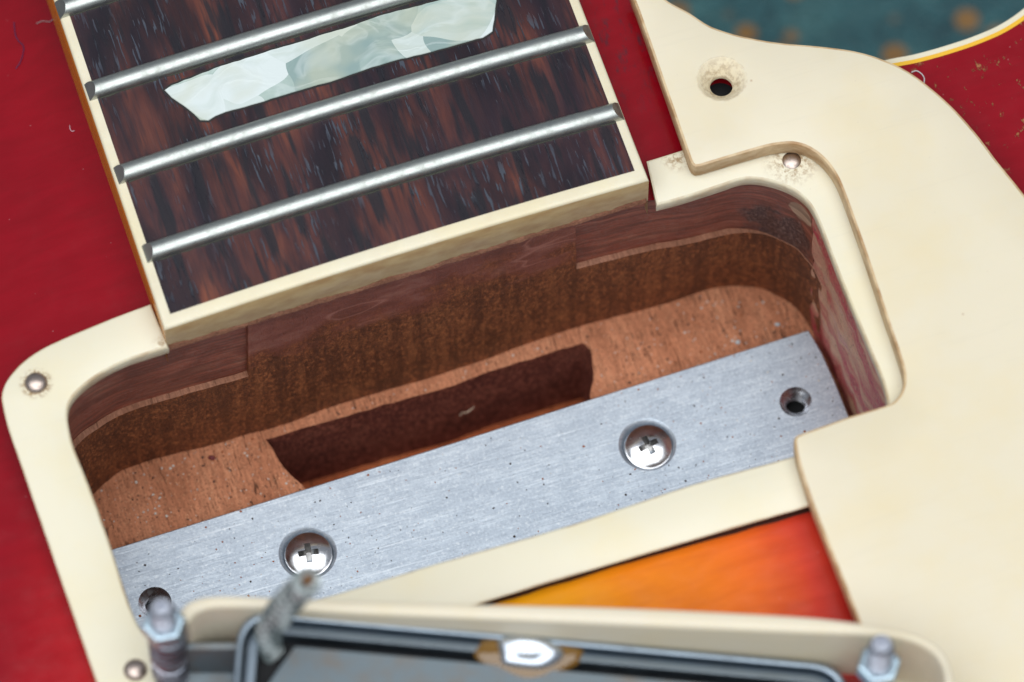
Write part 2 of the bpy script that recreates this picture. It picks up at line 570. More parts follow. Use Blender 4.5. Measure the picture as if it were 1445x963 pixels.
CREAM = (.745, .665, .51)
rs = [P(51, 541, 2.1), P(1117, 226, 2.1), P(191, 946, 2.1)]
cream_ring = m_cream('aged_cream_plastic', (.78, .72, .565), [(rs[0], 1.2, 2.2, 1.0), (rs[1], 1.0, 4.0, .8), (P(955, 222, 2), .3, 2.4, .8), (P(232, 486, 2), .3, 1.8, .7)])
hole_p = P(1018.4, 111.6, 4.5)
cream_guard = m_cream('cream_pickguard_plastic', CREAM, [(hole_p, 2.6, 3.1, .55)])
cream_grimy = m_cream('grimy_cream_plastic', (.66, .50, .31), grime=.85, rough=.5)
cream_hole = m_cream('stained_cream_plastic', (.82, .73, .56), [(hole_p, 0.8, 3.4, 1.0)], rough=.55)
cream_lip = m_cream('cream_lip_plastic', (.70, .63, .47), grime=.5, rough=.45)
cream_surround = m_cream('cream_surround_plastic', (.74, .66, .52))
cream_binding = m_cream('cream_binding_plastic', (.78, .71, .54), grime=.10, rough=.3)
binding_face = m_cream('yellowed_binding_plastic', (.55, .40, .21), grime=.65, rough=.4)
binding_amber = m_cream('amber_lacquered_binding', (.62, .24, .02), grime=.25, rough=.25)
binding_yellow = m_cream('yellow_lacquered_binding', (.85, .48, .04), rough=.2)
lacquer = m_lacquer()
rosewood = m_rosewood()
pearl = m_pearl()
fret_metal = m_metal('nickel_silver', (.46, .48, .455), .40, .10, .25, (.20, .19, .13), .8)
mm_ = Mat('fret_foot_shade'); fret_foot_shade = mm_.done(color=(.030, .030, .018), rough=.7)  # strips beside each fret: shade at the fret foot put into the colour
steel = m_metal('bright_steel', (.70, .70, .72), .17, .05, .22, (.16, .13, .13), 1.0)
recess_steel = m_metal('recess_steel', (.50, .49, .48), .32, .2, .4)
thread_steel = m_metal('thread_steel', (.50, .51, .54), .26, .1, .25)
zinc = m_metal('blue_zinc_steel', (.46, .58, .66), .30, .1, .1)
rod = m_metal('plated_screw_steel', (.44, .46, .52), .36, .1, .25)
mm_ = Mat('dull_nickel_plate')
_n = mm_.noise(scale=.28, detail=5, rough=.65)
dull = mm_.done(color=mm_.mix(mm_.ramp(_n, [(.45, 0), (.7, .6)]), (.15, .185, .205), (.20, .15, .11)), metal=.30, rough=mm_.ramp(_n, [(.3, .38), (.7, .55)]), normal=mm_.bump(_n, .1, .1))
coverm = m_metal('nickel_cover', (.26, .31, .36), .34, .08, .2, (.10, .09, .09), .4)
solderm = m_metal('solder', (.58, .63, .70), .24, .12, .0)
mm_ = Mat('tarnished_braid'); braid_dark = mm_.done(color=(.20, .24, .24), rough=.5, metal=.3)
mm_ = Mat('tinned_braid'); braidm = mm_.done(color=(.62, .68, .67), rough=.4, metal=.3)
nailm = m_metal('tarnished_nickel', (.50, .41, .36), .34, .3, .6, (.06, .035, .02), 1.2)
alu = m_aluminium()
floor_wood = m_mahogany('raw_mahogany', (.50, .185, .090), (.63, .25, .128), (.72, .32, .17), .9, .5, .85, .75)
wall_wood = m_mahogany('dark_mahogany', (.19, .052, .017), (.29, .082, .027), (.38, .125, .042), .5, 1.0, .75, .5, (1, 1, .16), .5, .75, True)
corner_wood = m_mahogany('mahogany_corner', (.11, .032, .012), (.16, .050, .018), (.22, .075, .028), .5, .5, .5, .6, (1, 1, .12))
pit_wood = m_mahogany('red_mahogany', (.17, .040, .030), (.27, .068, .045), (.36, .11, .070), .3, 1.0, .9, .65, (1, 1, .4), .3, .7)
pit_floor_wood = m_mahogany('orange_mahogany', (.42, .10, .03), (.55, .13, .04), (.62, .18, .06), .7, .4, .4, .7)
ledge_wood = m_mahogany('bare_ledge_wood', (.30, .125, .07), (.38, .17, .10), (.46, .22, .14), .5, .4, .3, .6)
stained = m_sidewall()
right_stain = m_right_wall()
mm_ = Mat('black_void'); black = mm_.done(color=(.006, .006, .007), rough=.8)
mm_ = Mat('amber_flux'); flux = mm_.done(color=(.30, .14, .008), rough=.10, trans=.5, ior=1.5, coat=.6)

# ------------------------------------------------------------------ carpet
b = MB()
b.grid([[(x, y, -82 + .6 * math.sin(x * .31) * math.cos(y * .27)) for x in np.linspace(-900, 900, 90)] for y in np.linspace(-700, 1100, 90)])
tag(b.build('carpet', m_carpet()), 'teal carpet with small brown spots far below the guitar', kind='structure')

# ------------------------------------------------------------------ guitar
guitar = empty('electric_guitar', P(600, 600, -48), 'cherry sunburst electric guitar with its neck pickup cavity lying open', 'guitar')


def body_z(p):
    xg, yg = p.dot(GX), p.dot(GY)
    d = max(0.0, (-xg - 27) * .75 + (yg - 6) * .66) if xg < -20 else 0.0
    z = -.0027 * d * d if d < 70 else -13.2 - .378 * (d - 70)
    e = max(0.0, xg - 62)
    z -= .0016 * e * e
    return z


FLOOR, PIT, LEDGE = -26.5, -41.0, -12.3

# window of the cream ring, seen at its top face
ring_in_left = [(238, 490), (210, 499), (178, 509.7), (142, 528), (116, 547), (101, 564), (95.3, 581), (97, 602), (104, 630), (124.6, 682), (152, 758), (173, 824), (190, 872), (203, 892), (228, 902)]
ring_in_bar = [(300, 887), (440, 847), (480, 836), (618, 794), (809, 739), (980, 682), (1121, 643), (1225, 610)]
ring_in_right = [(1253, 597), (1253, 576), (1246, 540), (1231, 503), (1212, 457), (1196, 418), (1182, 384), (1166, 342), (1156, 316), (1143, 290), (1126, 273), (1109, 263.7), (1088, 256.4), (1063, 252.3), (1044, 254), (1021, 261.6), (980, 275), (950, 284), (926, 290)]
# cavity loop: pairs of (top at the body face, bottom at the floor)
pairs = [((92, 622), (104, 790)), ((87, 594), (103, 752)), ((91, 570), (108, 728)), ((107, 548), (120, 709)), ((137, 530), (143, 687)), ((175, 513), (172, 664.5)),
         ((232, 495), (235, 644)), ((297, 474), (300, 628)), ((350, 459), (352, 613)), ((400, 442), (403, 599)), ((464, 419), (464, 576)), ((548, 392), (548, 550.5)),
         ((640, 362), (640, 523)), ((744, 328), (744, 486)), ((812, 307), (815, 461.5)), ((850, 298), (852, 452)), ((880, 290), (887, 443)), ((926, 282), (938, 429.5)),
         ((980, 279), (987, 413)), ((1021, 268), (1022, 404.5)), ((1044, 262), (1050, 404)), ((1075, 260), (1082, 410)), ((1105, 268), (1108, 424)),
         ((1129, 281), (1128, 441)), ((1148, 302), (1143, 462)), ((1163, 330), (1155, 486)), ((1182, 385), (1168, 513)), ((1202, 432), (1182, 545)),
         ((1226, 492), (1202, 590)), ((1256, 560), (1232, 655)), ((1272, 600), (1252, 700))]
near_side = [(1225, 632), (980, 702), (618, 815), (300, 908), (228, 925), (196, 900), (168, 835), (120, 700)]
tops = [P(*a, 0).xy for a, _ in pairs] + XY(near_side)
bots = [P(*c, FLOOR).xy for _, c in pairs] + XY(near_side)
top_loop, bot_loop = smooth(tops, 6), smooth(bots, 6)
NV = 6 * len(pairs) - 5          # samples of the walls the photo shows

# body: arched top with the cavity opening, and the rim down the cutaway
out_px = [(300, -560), (690, -420), (800, -250), (876, -70), (900, -12), (930, 24), (965, 46), (1000, 63), (1030, 74), (1085, 86), (1150, 95), (1208, 98), (1249, 84), (1291, 75.5), (1336, 63), (1377, 49),
          (1412, 33), (1445, 10), (1500, -42), (1565, -125), (1650, -190), (1770, -170), (1900, 0), (1960, 380), (1930, 800), (2080, 1500), (1500, 2200), (500, 2350),
          (-500, 2000), (-1000, 1400), (-950, 700), (-1000, 100), (-800, -350), (-300, -560)]
out_loop = ccw(smooth(XY(out_px), 10))
inner_y, inner_r = inset(out_loop, .75), inset(out_loop, 1.25)
pts = []
for xg in np.arange(-150, 150, 3.0):
    for yg in np.arange(-150, 150, 3.0):
        q = GX * float(xg) + GY * float(yg)
        if inside(q, inset(inner_r, 1.5)) and not inside(q, inset(ccw(top_loop), -1.5)):
            pts.append(q)
b = MB()
b.cap(inner_r, [ccw(top_loop)], 0, 0, True, pts, body_z)
body_side = lambda l, z: [(p.x, p.y, body_z(p) + z) for p in l]
b.grid([body_side(inset(out_loop, .05), -45.0), body_side(inset(out_loop, .05), -6.0)], True, 0)
b.cap(inset(out_loop, .05), [], 0, 0, False, (), lambda p: body_z(p) - 45.0)
b.build('body', lacquer, guitar)
b = MB()
b.grid([body_side(out_loop, -6.0), body_side(out_loop, -.2), body_side(inset(out_loop, .15), 0.0), body_side(inner_y, .02)], True)
bind = b.build('binding', cream_binding, guitar)
b = MB()
b.grid([body_side(inner_y, .02), body_side(inner_r, 0.01)], True)
b.build('lacquered_stripe', binding_yellow, bind)


def wall_rows(z0, z1, n, off=0.0, i0=0, i1=None, jitter=0.0):
    rows = []
    i1 = len(top_loop) if i1 is None else i1
    for k in range(n + 1):
        z = z0 + (z1 - z0) * k / n
        t = z / FLOOR
        row = []
        loop = [a.lerp(c, t) for a, c in zip(top_loop, bot_loop)]
        N = len(loop)
        for i in range(i0, i1):
            tan = (loop[(i + 1) % N] - loop[i - 1]).normalized()
            nrm = Vector((-tan.y, tan.x))                  # away from the hollow
            j = jitter * mnoise.noise(Vector((loop[i].x * .5, loop[i].y * .5, z * .5)))
            p = loop[i] + nrm * ((off(i) if callable(off) else off) + j)
            row.append((p.x, p.y, z))
        rows.append(row)
    return rows


def orient(o, target):
    """turn the faces of an open sheet towards the hollow"""
    bm = bmesh.new(); bm.from_mesh(o.data)
    flip = [f for f in bm.faces if f.normal.dot(target - f.calc_center_median()) < 0]
    bmesh.ops.reverse_faces(bm, faces=flip)
    bm.to_mesh(o.data); bm.free()


hollow = P(640, 560, 60) * MM
N6 = 6
iT0, iT1 = 8 * N6, 14 * N6       # the tenon's stretch of the wall (samples)
iC0, iC1 = 19 * N6, len(top_loop)
OFF = .75
sgn = 1.0
# is the loop ordered so that the left-hand normal points away from the hollow?
_r = wall_rows(0, -1, 1, 1.0)[0]
if (Vector(_r[60][:2]) - P(640, 560, 0).xy).length < (top_loop[60] - P(640, 560, 0).xy).length:
    sgn = -1.0
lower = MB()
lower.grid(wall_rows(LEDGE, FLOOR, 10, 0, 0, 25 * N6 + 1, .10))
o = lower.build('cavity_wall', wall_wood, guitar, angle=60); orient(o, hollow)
step = lambda i: sgn * max(.10, OFF * min(1.0, 1 - (i - 19.3 * N6) / (2.6 * N6)))
for i0, i1 in ((0, iT0 + 1), (iT1, 24 * N6 + 1)):
    b = MB(); b.grid(wall_rows(0, LEDGE + .02, 8, step, i0, i1, .12))
    o = b.build('maple_wall', stained, guitar, angle=60); orient(o, hollow)
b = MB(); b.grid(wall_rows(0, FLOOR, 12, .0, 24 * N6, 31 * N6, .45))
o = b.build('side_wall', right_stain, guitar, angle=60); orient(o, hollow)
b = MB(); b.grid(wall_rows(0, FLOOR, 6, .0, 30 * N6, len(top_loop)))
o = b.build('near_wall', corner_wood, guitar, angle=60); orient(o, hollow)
for i0, i1 in ((0, iT0 + 1), (iT1, 24 * N6 + 1)):                # bare strip where the maple cap ends
    b = MB()
    a, c = wall_rows(LEDGE, LEDGE - 1, 1, lambda i: step(i) + .1 * sgn, i0, i1)[0], wall_rows(LEDGE, LEDGE - 1, 1, 0, i0, i1, .10)[0]
    b.grid([a, c])
    o = b.build('ledge', ledge_wood, guitar); orient(o, hollow)
# the neck tenon stands proud between the two ends of the maple cap
b = MB()
face = wall_rows(1.2, LEDGE + .0, 6, 0, iT0, iT1 + 1, .10)
b.grid(face)
back = wall_rows(1.2, LEDGE + .0, 6, 3.0 * sgn, iT0, iT1 + 1)
b.grid([[r[0] for r in face], [r[0] for r in back]]); b.grid([[r[-1] for r in face], [r[-1] for r in back]])
o = b.build('neck_tenon', wall_wood, guitar, angle=60); orient(o, hollow)

# cavity floor with the deeper slot, the slot's walls and bottom
pit_px = [(375, 621), (404, 612), (491, 587), (556, 567.5), (622, 550), (660, 536.5), (701, 521), (764, 502), (822, 485), (831, 492), (836, 510), (837, 532), (833, 556)]
pit_loop = smooth(XY(pit_px, FLOOR), 4, False) + XY([(838, 640), (470, 760), (446, 712), (430, 688), (411, 672), (394, 650), (384, 633)], FLOOR)
pit_loop = ccw(densify(pit_loop, 1.0))
pit_loop = [p + Vector((mnoise.noise(Vector((p.x, p.y, 1)) * .9), mnoise.noise(Vector((p.x, p.y, 7)) * .9))) * .14 for p in pit_loop]
b = MB()
fl = ccw(inset(ccw(bot_loop), -.4))
ex = [q for q in (GX * float(x) + GY * float(y) for x in np.arange(-70, 70, 2.5) for y in np.arange(-60, 40, 2.5)) if inside(q, inset(fl, 1)) and not inside(q, inset(pit_loop, -1))]
b.cap(fl, [pit_loop], 0, 0, True, ex, lambda p: FLOOR + .12 * mnoise.noise(Vector((p.x, p.y, 0)) * .25))
b.build('cavity_floor', floor_wood, guitar)
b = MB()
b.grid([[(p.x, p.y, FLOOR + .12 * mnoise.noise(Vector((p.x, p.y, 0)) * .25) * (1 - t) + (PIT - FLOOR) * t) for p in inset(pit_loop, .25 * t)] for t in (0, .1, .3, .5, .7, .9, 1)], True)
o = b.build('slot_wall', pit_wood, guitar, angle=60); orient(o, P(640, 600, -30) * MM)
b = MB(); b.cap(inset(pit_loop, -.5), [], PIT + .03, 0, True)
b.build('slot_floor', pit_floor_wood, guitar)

# ---- fingerboard
Z0, ARCH, ZB = 5.6, .9, -3.0
FBc = [P(232, 465, Z0).xy, P(915.5, 254, Z0).xy, P(684, -347, Z0).xy, P(25.5, -150, Z0).xy]      # front left, front right, back right, back left
FW = (FBc[1] - FBc[0]).length
FL = (FBc[3] - FBc[0]).length


def fb_xy(u, v):
    return FBc[0].lerp(FBc[1], u).lerp(FBc[3].lerp(FBc[2], u), v)


def fb(u, v, dz=0.0):
    p = fb_xy(u, v)
    return (p.x, p.y, Z0 + ARCH * (1 - (2*u - 1)**2) + dz)


def fb_uv(p):
    u, v = .5, .5
    for _ in range(25):
        q = fb_xy(u, v); e = p - q
        du, dv = (fb_xy(u + 1e-3, v) - q) / 1e-3, (fb_xy(u, v + 1e-3) - q) / 1e-3
        det = du.x*dv.y - du.y*dv.x
        u += (e.x*dv.y - e.y*dv.x) / det
        v += (du.x*e.y - du.y*e.x) / det
    return u, v


BW = 1.15
b = MB()
b.grid([[fb(u, v) for u in np.linspace(BW/FW, 1 - BW/FW, 25)] for v in np.linspace(1.35*BW/FL, 1, 30)])
board = b.build('fingerboard', rosewood, guitar)


def fb_path(d, dz, zabs=None):
    du, dv = d/FW, 1.35*d/FL
    uv = [(du, v) for v in np.linspace(1, dv, 16)][:-1] + [(u, dv) for u in np.linspace(du, 1-du, 33)] + [(1-du, v) for v in np.linspace(dv, 1, 16)][1:]
    r = [fb(u, v, dz) for u, v in uv]
    return r if zabs is None else [(p[0], p[1], zabs + (ARCH * .0)) for p in r]


b = MB()
top = [fb_path(BW, .02), fb_path(.35, .02), fb_path(.12, -.06), fb_path(0, -.30)]
b.grid(top)
low = [fb_path(0, -.30), fb_path(0, 0, 2.5), fb_path(0, 0, .5)]
n = 15
b.grid([r[n:-n] for r in low], m=1)
b.grid([r[:n+1] for r in low + [fb_path(0, 0, ZB)]], m=2)
b.grid([r[-n-1:] for r in low + [fb_path(0, 0, ZB)]], m=1)
o = b.build('fingerboard_binding', [cream_binding, binding_face, binding_amber], board, angle=50)
bm = bmesh.new(); bm.from_mesh(o.data); bmesh.ops.recalc_face_normals(bm, faces=bm.faces)
if max(bm.faces, key=lambda f: abs(f.normal.z)).normal.z < 0:
    bmesh.ops.reverse_faces(bm, faces=bm.faces)
bm.to_mesh(o.data); bm.free()
b = MB()
fr = [fb_xy(u, .0) for u in (0, 1)]
for z in ():
    pass
b.cap([fb_xy(0, .001), fb_xy(1, .001), fb_xy(1, .1), fb_xy(0, .1)], [], .5, 0, False)
b.build('fingerboard_underside', wall_wood, board)

b = MB()
rr = []
for k in range(161):
    u = .004 + .992 * k / 160
    p = fb_xy(u, 0); n_ = -(FBc[3] - FBc[0]).normalized()
    h = 1.15 + .55 * mnoise.noise(Vector((p.x * .25, 3, 0))) + .35 * mnoise.noise(Vector((p.x * 1.2, 8, 0)))
    d = .12 + .10 * mnoise.noise(Vector((p.x * .6, 1, 4)))
    rr.append(((p.x + n_.x*.02, p.y + n_.y*.02, h), (p.x + n_.x*d, p.y + n_.y*d, h - .18), (p.x + n_.x*d*1.4, p.y + n_.y*d*1.4, .35)))
b.grid([[r[i] for r in rr] for i in range(3)], flip=True)
o = b.build('torn_edge', ledge_wood, board, angle=60); orient(o, P(640, 900, 20) * MM)

# frets
ZF = 7.0
fret_px = [((203, 354), (877, 151)), ((163, 243), (835, 41)), ((122, 125), (788, -72)), ((80, 9), (744, -187))]
for (a, c) in fret_px:
    (u0, v0), (u1, v1) = fb_uv(P(*a, ZF - .3).xy), fb_uv(P(*c, ZF - .3).xy)
    b = MB()
    W, H, n = 2.25, 1.15, 48
    prof = [(-1, -.4)] + [(-math.cos(math.pi*k/14), max(0.0, math.sin(math.pi*k/14))**.8) for k in range(15)] + [(1, -.4)]
    rows = []
    A, B = Vector(fb(u0, v0)), Vector(fb(u1, v1))
    ax = (B - A).xy.normalized(); pr = Vector((-ax.y, ax.x))
    for k in range(n + 1):
        t = k / n
        t2 = t
        s = 1.0
        row = []
        for (w, h) in prof:
            # ends filed to a slant: the crown is shorter than the foot
            sl = 1.0 * max(h, 0) / (B - A).length
            tt = sl + t2 * (1 - 2*sl)
            u, v = u0 + (u1-u0)*tt, v0 + (v1-v0)*tt
            p = Vector(fb(u, v))
            q = p.xy + pr * (w * W/2)
            row.append((q.x, q.y, p.z + max(h, -.3) * H))
        rows.append(row)
    ids = b.grid(rows)
    b.face(ids[0]); b.face(ids[-1][::-1])
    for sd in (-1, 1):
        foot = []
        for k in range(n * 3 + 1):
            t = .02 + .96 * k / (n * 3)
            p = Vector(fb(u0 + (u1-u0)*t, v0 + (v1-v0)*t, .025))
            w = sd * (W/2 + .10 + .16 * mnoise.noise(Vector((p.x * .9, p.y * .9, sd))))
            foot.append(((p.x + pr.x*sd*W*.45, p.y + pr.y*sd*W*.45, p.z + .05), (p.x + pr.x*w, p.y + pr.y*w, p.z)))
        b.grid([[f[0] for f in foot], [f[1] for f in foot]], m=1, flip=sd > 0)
    o = b.build('fret', [fret_metal, fret_foot_shade], board, angle=40)
    bm = bmesh.new(); bm.from_mesh(o.data); bmesh.ops.recalc_face_normals(bm, faces=[f for f in bm.faces if f.material_index == 0]); bm.to_mesh(o.data); bm.free()

# pearl inlay with chipped edges
inl = [(231, 126), (242, 119), (311, 93.4), (391, 69), (436, 57), (450, 51), (500, 36.5), (535, 23), (618, 1), (660, -11), (701, -22), (700.5, 0), (699, 20), (695, 44), (681, 53.6), (611.5, 74), (566, 85), (525, 97),
       (486, 111), (420, 130), (346, 152), (318, 159), (304, 164), (294, 170), (282, 169.5), (273, 161), (259.5, 149), (242, 137)]
il = densify(XY(inl, Z0 + .75), .7)
il = [p + Vector((mnoise.noise(Vector((p.x, p.y, 0)) * 1.1), mnoise.noise(Vector((p.x, p.y, 5)) * 1.1))) * .09 for p in il]
il = ccw(il)
b = MB()
zin = lambda dz: (lambda p: fb(*fb_uv(p), dz)[2])
b.cap(inset(il, .08), [], 0, 0, True, [q for q in (GX*float(x) + GY*float(y) for x in np.arange(-60, 60, 2) for y in np.arange(0, 80, 2)) if inside(q, inset(il, .6))], zin(.12))
b.grid([[(p.x, p.y, zin(-.05)(p)) for p in il], [(p.x, p.y, zin(.12)(p)) for p in inset(il, .08)]], True)
b.build('inlay', pearl, board)
b = MB()
il2 = [p for p in inset(il, -.20)]
b.grid([[(p.x, p.y, zin(.03)(p)) for p in il2], [(p.x, p.y, zin(.03)(p)) for p in inset(il, .1)]], True, flip=False)
mm_ = Mat('inlay_filler')
b.build('inlay_filler', mm_.done(color=(.012, .008, .007), rough=.5), board)

# ---- cream ring round the cavity
ZR0, ZR1 = .35, 2.05
outer_a = [(213, 428), (159, 448), (103, 471), (75, 483.5), (50.5, 496.6), (28, 513.5), (15, 528.4), (6.5, 541.5), (2, 554.6), (1.5, 566), (9, 600), (19, 630), (80, 805), (135, 963), (150, 1003), (172, 1012), (200, 1003),
           (400, 940), (687.6, 849), (980, 762), (1145, 714.5), (1300, 672), (1345, 650), (1352, 600), (1330, 520), (1240, 270), (1195, 175), (1160, 150), (1110, 158), (961, 211.5), (911, 227)]
outer_l = smooth(XY(outer_a, ZR1), 4, False)
inner_l = smooth(XY(ring_in_right[::-1], ZR1), 4, False)[:-1] + smooth(XY(ring_in_right[:1] + ring_in_bar[::-1] + ring_in_left[::-1], ZR1), 4, False)
ring_loop = outer_l + inner_l
gap = XY([(911, 227), (926, 290)], ZR1)
b = MB()
loop = ccw(ring_loop)
# undercut outside, straight inside
ins = set()
inn = {(round(p.x, 4), round(p.y, 4)) for p in inner_l}
is_in = [(round(p.x, 4), round(p.y, 4)) in inn for p in loop]


def ring_row(d_out, d_in, z):
    a, c = inset(loop, d_out), inset(loop, d_in)
    return [((c[i] if is_in[i] else a[i]).x, (c[i] if is_in[i] else a[i]).y, z) for i in range(len(loop))]


rows = [ring_row(1.3, 0.1, ZR0), ring_row(.9, .0, ZR0 + .3), ring_row(.12, 0.0, ZR1 - .3), ring_row(.10, .10, ZR1 - .08), ring_row(.28, .3, ZR1)]
b.grid(rows, True, 1)
b.cap([Vector(p[:2]) for p in rows[-1]], [], ZR1, 0, True)
ring = b.build('mounting_ring', [cream_ring, cream_lip], guitar, angle=50)


seam_l = smooth(XY([(560, 887), (687, 850.5), (800, 815), (980, 763), (1148, 716)], .05), 6, False)  # thin dark brown strip on the body along the ring's lower bar
b = MB()
b.grid([[(p.x, p.y + .5, .05) for p in seam_l], [(p.x + .2, p.y - .42 * (1 + .45 * mnoise.noise(Vector((p.x * .4, p.y * .4, 0)))), .05) for p in seam_l]], flip=True)
mm_ = Mat('dark_brown_strip')
o = b.build('dark_strip', mm_.done(color=(.045, .012, .006), rough=.5), guitar); orient(o, P(900, 800, 60) * MM)


def dome(name, c, r, h, mat, parent, n=28):
    b = MB()
    prof = [(r * .96, -.3), (r, .0)] + [(r * math.cos(t), h * math.sin(t)) for t in np.linspace(.15, math.pi/2 - .05, 8)] + [(0.0001, h)]
    b.lathe((0, 0, 0), prof, n)
    o = b.build(name, mat, None, angle=60)
    o.location = Vector(c) * MM
    attach(o, parent)
    return o


d0 = dome('ring_screw', P(51, 541, ZR1), 1.32, .75, nailm, ring)
for c in (P(1117, 229, ZR1 - .42), P(191, 946, ZR1)):
    d = d0.copy(); col.objects.link(d); d.location = c * MM
    attach(d, ring)

# ---- aluminium plate
ZP = -22.6
plate_px = [(60, 805), (157.4, 775), (640, 624.5), (1141, 465.5), (1159.7, 497), (1180, 542), (1200, 592), (1240, 690), (1180, 722), (300, 985), (120, 1010)]
pl = ccw(densify(XY(plate_px, ZP), 2.0))
cs = [(P(434.3, 780.5, ZP), 3.36), (P(913.6, 627.5, ZP), 3.36)]
th = [(P(1123, 567.4, ZP), 1.9), (P(218.4, 850, ZP), 1.9)]
circ = lambda c, r, n=40: [Vector((c.x + r*math.cos(2*math.pi*i/n), c.y + r*math.sin(2*math.pi*i/n))) for i in range(n)]
b = MB()
holes = [circ(c, r) for c, r in cs + th]
b.grid([[(p.x, p.y, z) for p in inset(pl, d)] for d, z in ((0, ZP - 3), (0, ZP - .15), (.15, ZP))], True)
b.cap(inset(pl, .15), holes, ZP, 0, True)
for (c, r) in cs:                                                    # countersinks
    b.lathe((c.x, c.y, ZP), [(.6, -.85), (2.70, -.80), (2.80, -.50), (3.10, -.16), (3.36, 0)][::1], 40, 0)
    b.f.pop(); b.m.pop(); b.f.pop(); b.m.pop()
plate = b.build('metal_plate', alu, guitar, angle=25)
bm = bmesh.new(); bm.from_mesh(plate.data)
for f in bm.faces:
    c = f.calc_center_median() * 1000
    for (k, r) in cs:
        if (c.xy - k.xy).length < r - .02 and c.z < ZP - .001:
            if f.normal.z < 0:
                f.normal_flip()
bm.to_mesh(plate.data); bm.free()


def threaded(c):
    b = MB()
    prof = [(1.92, 0.004), (1.84, -.10), (1.50, -.34)]
    z = -.34
    while z > -3.2:
        prof += [(1.50, z), (1.16, z - .30), (1.16, z - .36), (1.50, z - .66)]
        z -= .75
    prof += [(1.1, z - .1), (.001, z - .1)]
    b.lathe((0, 0, 0), prof, 40)
    b.f = [f for f in b.f if len(f) == 4]
    b.m = [1 if max(b.v[i][2] for i in f) < -1.9 else 0 for f in b.f]  # lower threads blackened: shade of the deep hole put into the colour
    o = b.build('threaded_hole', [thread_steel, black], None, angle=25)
    bm = bmesh.new(); bm.from_mesh(o.data)
    bmesh.ops.recalc_face_normals(bm, faces=bm.faces)
    top = max(bm.faces, key=lambda f: f.calc_center_median().z)
    if top.normal.z < 0:
        bmesh.ops.reverse_faces(bm, faces=bm.faces)
    bm.to_mesh(o.data); bm.free()
    o.location = (c.x * MM, c.y * MM, (ZP - .0) * MM)
    attach(o, plate)
    return o


t0 = threaded(th[0][0])
t1 = t0.copy(); col.objects.link(t1); t1.location = Vector((th[1][0].x, th[1][0].y, ZP)) * MM; attach(t1, plate)

# cross-head screws in the plate
b = MB()
r = 2.72
b.lathe((0, 0, 0), [(.8, -3), (1.2, -1.4), (r - .12, -.22), (r, -.10), (r, .06)] + [(2.66 * math.sin(t) / math.sin(.52), .08 + (math.cos(t) - math.cos(.52)) * 5.35) for t in np.linspace(.52, .03, 14)], 56)
head = b.build('plate_screw', [steel, recess_steel], None, angle=40)
b = MB()
for ang in (0, 90):
    for (L0, W0, z0, L1, W1, z1) in ((.55, .26, -.75, 1.60, .40, 1.6),):
        q = []
        for L, W, z in ((L0, W0, z0), (L1, W1, z1)):
            for x, y in ((-L, -W), (L, -W), (L, W), (-L, W)):
                a = R(ang); q.append(b.vert(x*math.cos(a) - y*math.sin(a), x*math.sin(a) + y*math.cos(a), z))
        for f in ((3, 2, 1, 0), (4, 5, 6, 7), (0, 1, 5, 4), (1, 2, 6, 5), (2, 3, 7, 6), (3, 0, 4, 7)):
            b.face([q[i] for i in f], 1)
cut = b.build('cutter', [steel, recess_steel], None)
md = head.modifiers.new('cut', 'BOOLEAN'); md.operation, md.solver, md.object, md.use_self = 'DIFFERENCE', 'EXACT', cut, True
dg = bpy.context.evaluated_depsgraph_get()
me = bpy.data.meshes.new_from_object(head.evaluated_get(dg))
head.modifiers.clear(); head.data = me
bpy.data.objects.remove(cut)
me.shade_smooth(); me.set_sharp_from_angle(angle=R(32))
spots = [((435.6, 782), -.70, 8), ((915, 630), -.70, 28)]
for i, ((a, c), dz, ang) in enumerate(spots):
    o = head if i == 0 else head.copy()
    if i: col.objects.link(o)
    k = P(a, c, ZP + .1)
    o.location = Vector((k.x, k.y, ZP + dz + .55)) * MM
    o.rotation_euler = (R(3), R(-2), R(ang))
    attach(o, plate)

# ------------------------------------------------------------------ pickguard
ZG0, ZG1 = 2.2, 4.5
g_left = [(886, -22), (893, 0), (899, 15), (956.7, 180), (973, 227)]
g_win = [(1037.4, 220.3), (1083, 207.4), (1101, 204.2), (1119, 203.4), (1138, 208.5), (1157, 221), (1172, 238), (1183.4, 258), (1203, 310), (1223, 367), (1247, 440), (1269, 505), (1275, 530), (1272, 551), (1261, 566), (1247, 572.5)]
g_tab = [(1199.6, 586.6), (1131, 611)]
g_low = [(1120.5, 620), (1124, 645), (1145.7, 713), (1209.7, 874), (1245, 970), (1290, 1110)]
g_out = [(1300, 1330), (1500, 1420), (1640, 1300), (1680, 1000), (1650, 700), (1590, 510), (1500, 350), (1445, 273), (1408.7, 228), (1377.5, 187), (1343, 149), (1305, 116), (1277, 97), (1246, 83), (1222, 75), (1194, 69), (1152.6, 64), (1101, 59.5), (1059, 52.6), (1028, 45), (1000, 34.6), (972.7, 17), (945, 2), (925, -14), (905, -26)]
gl = (smooth(XY(g_left, ZG1), 4, False) + XY([(976.5, 233), (981, 236), (988.7, 235)], ZG1) + smooth(XY(g_win, ZG1), 5, False)
      + smooth(XY(g_tab, ZG1), 3, False) + smooth(XY([(1123.5, 614.2)] + g_low, ZG1), 4, False) + smooth(XY(g_out, ZG1), 6, False))
gl = ccw(gl)
hc = circ(hole_p, 2.84, 48)
b = MB()
grid_pts = [q for q in (Vector((float(x), float(y))) for x in np.arange(0, 90, 6) for y in np.arange(-90, 50, 6)) if inside(q, inset(gl, 3)) and (q - hole_p.xy).length > 6]
b.grid([[(p.x, p.y, z) for p in inset(gl, d)] for d, z in ((.12, ZG0), (0, ZG0 + .15), (0, ZG1 - .35), (.10, ZG1 - .10), (.35, ZG1))], True, 1)
b.cap(inset(gl, .35), [hc], ZG1, 0, True, grid_pts)
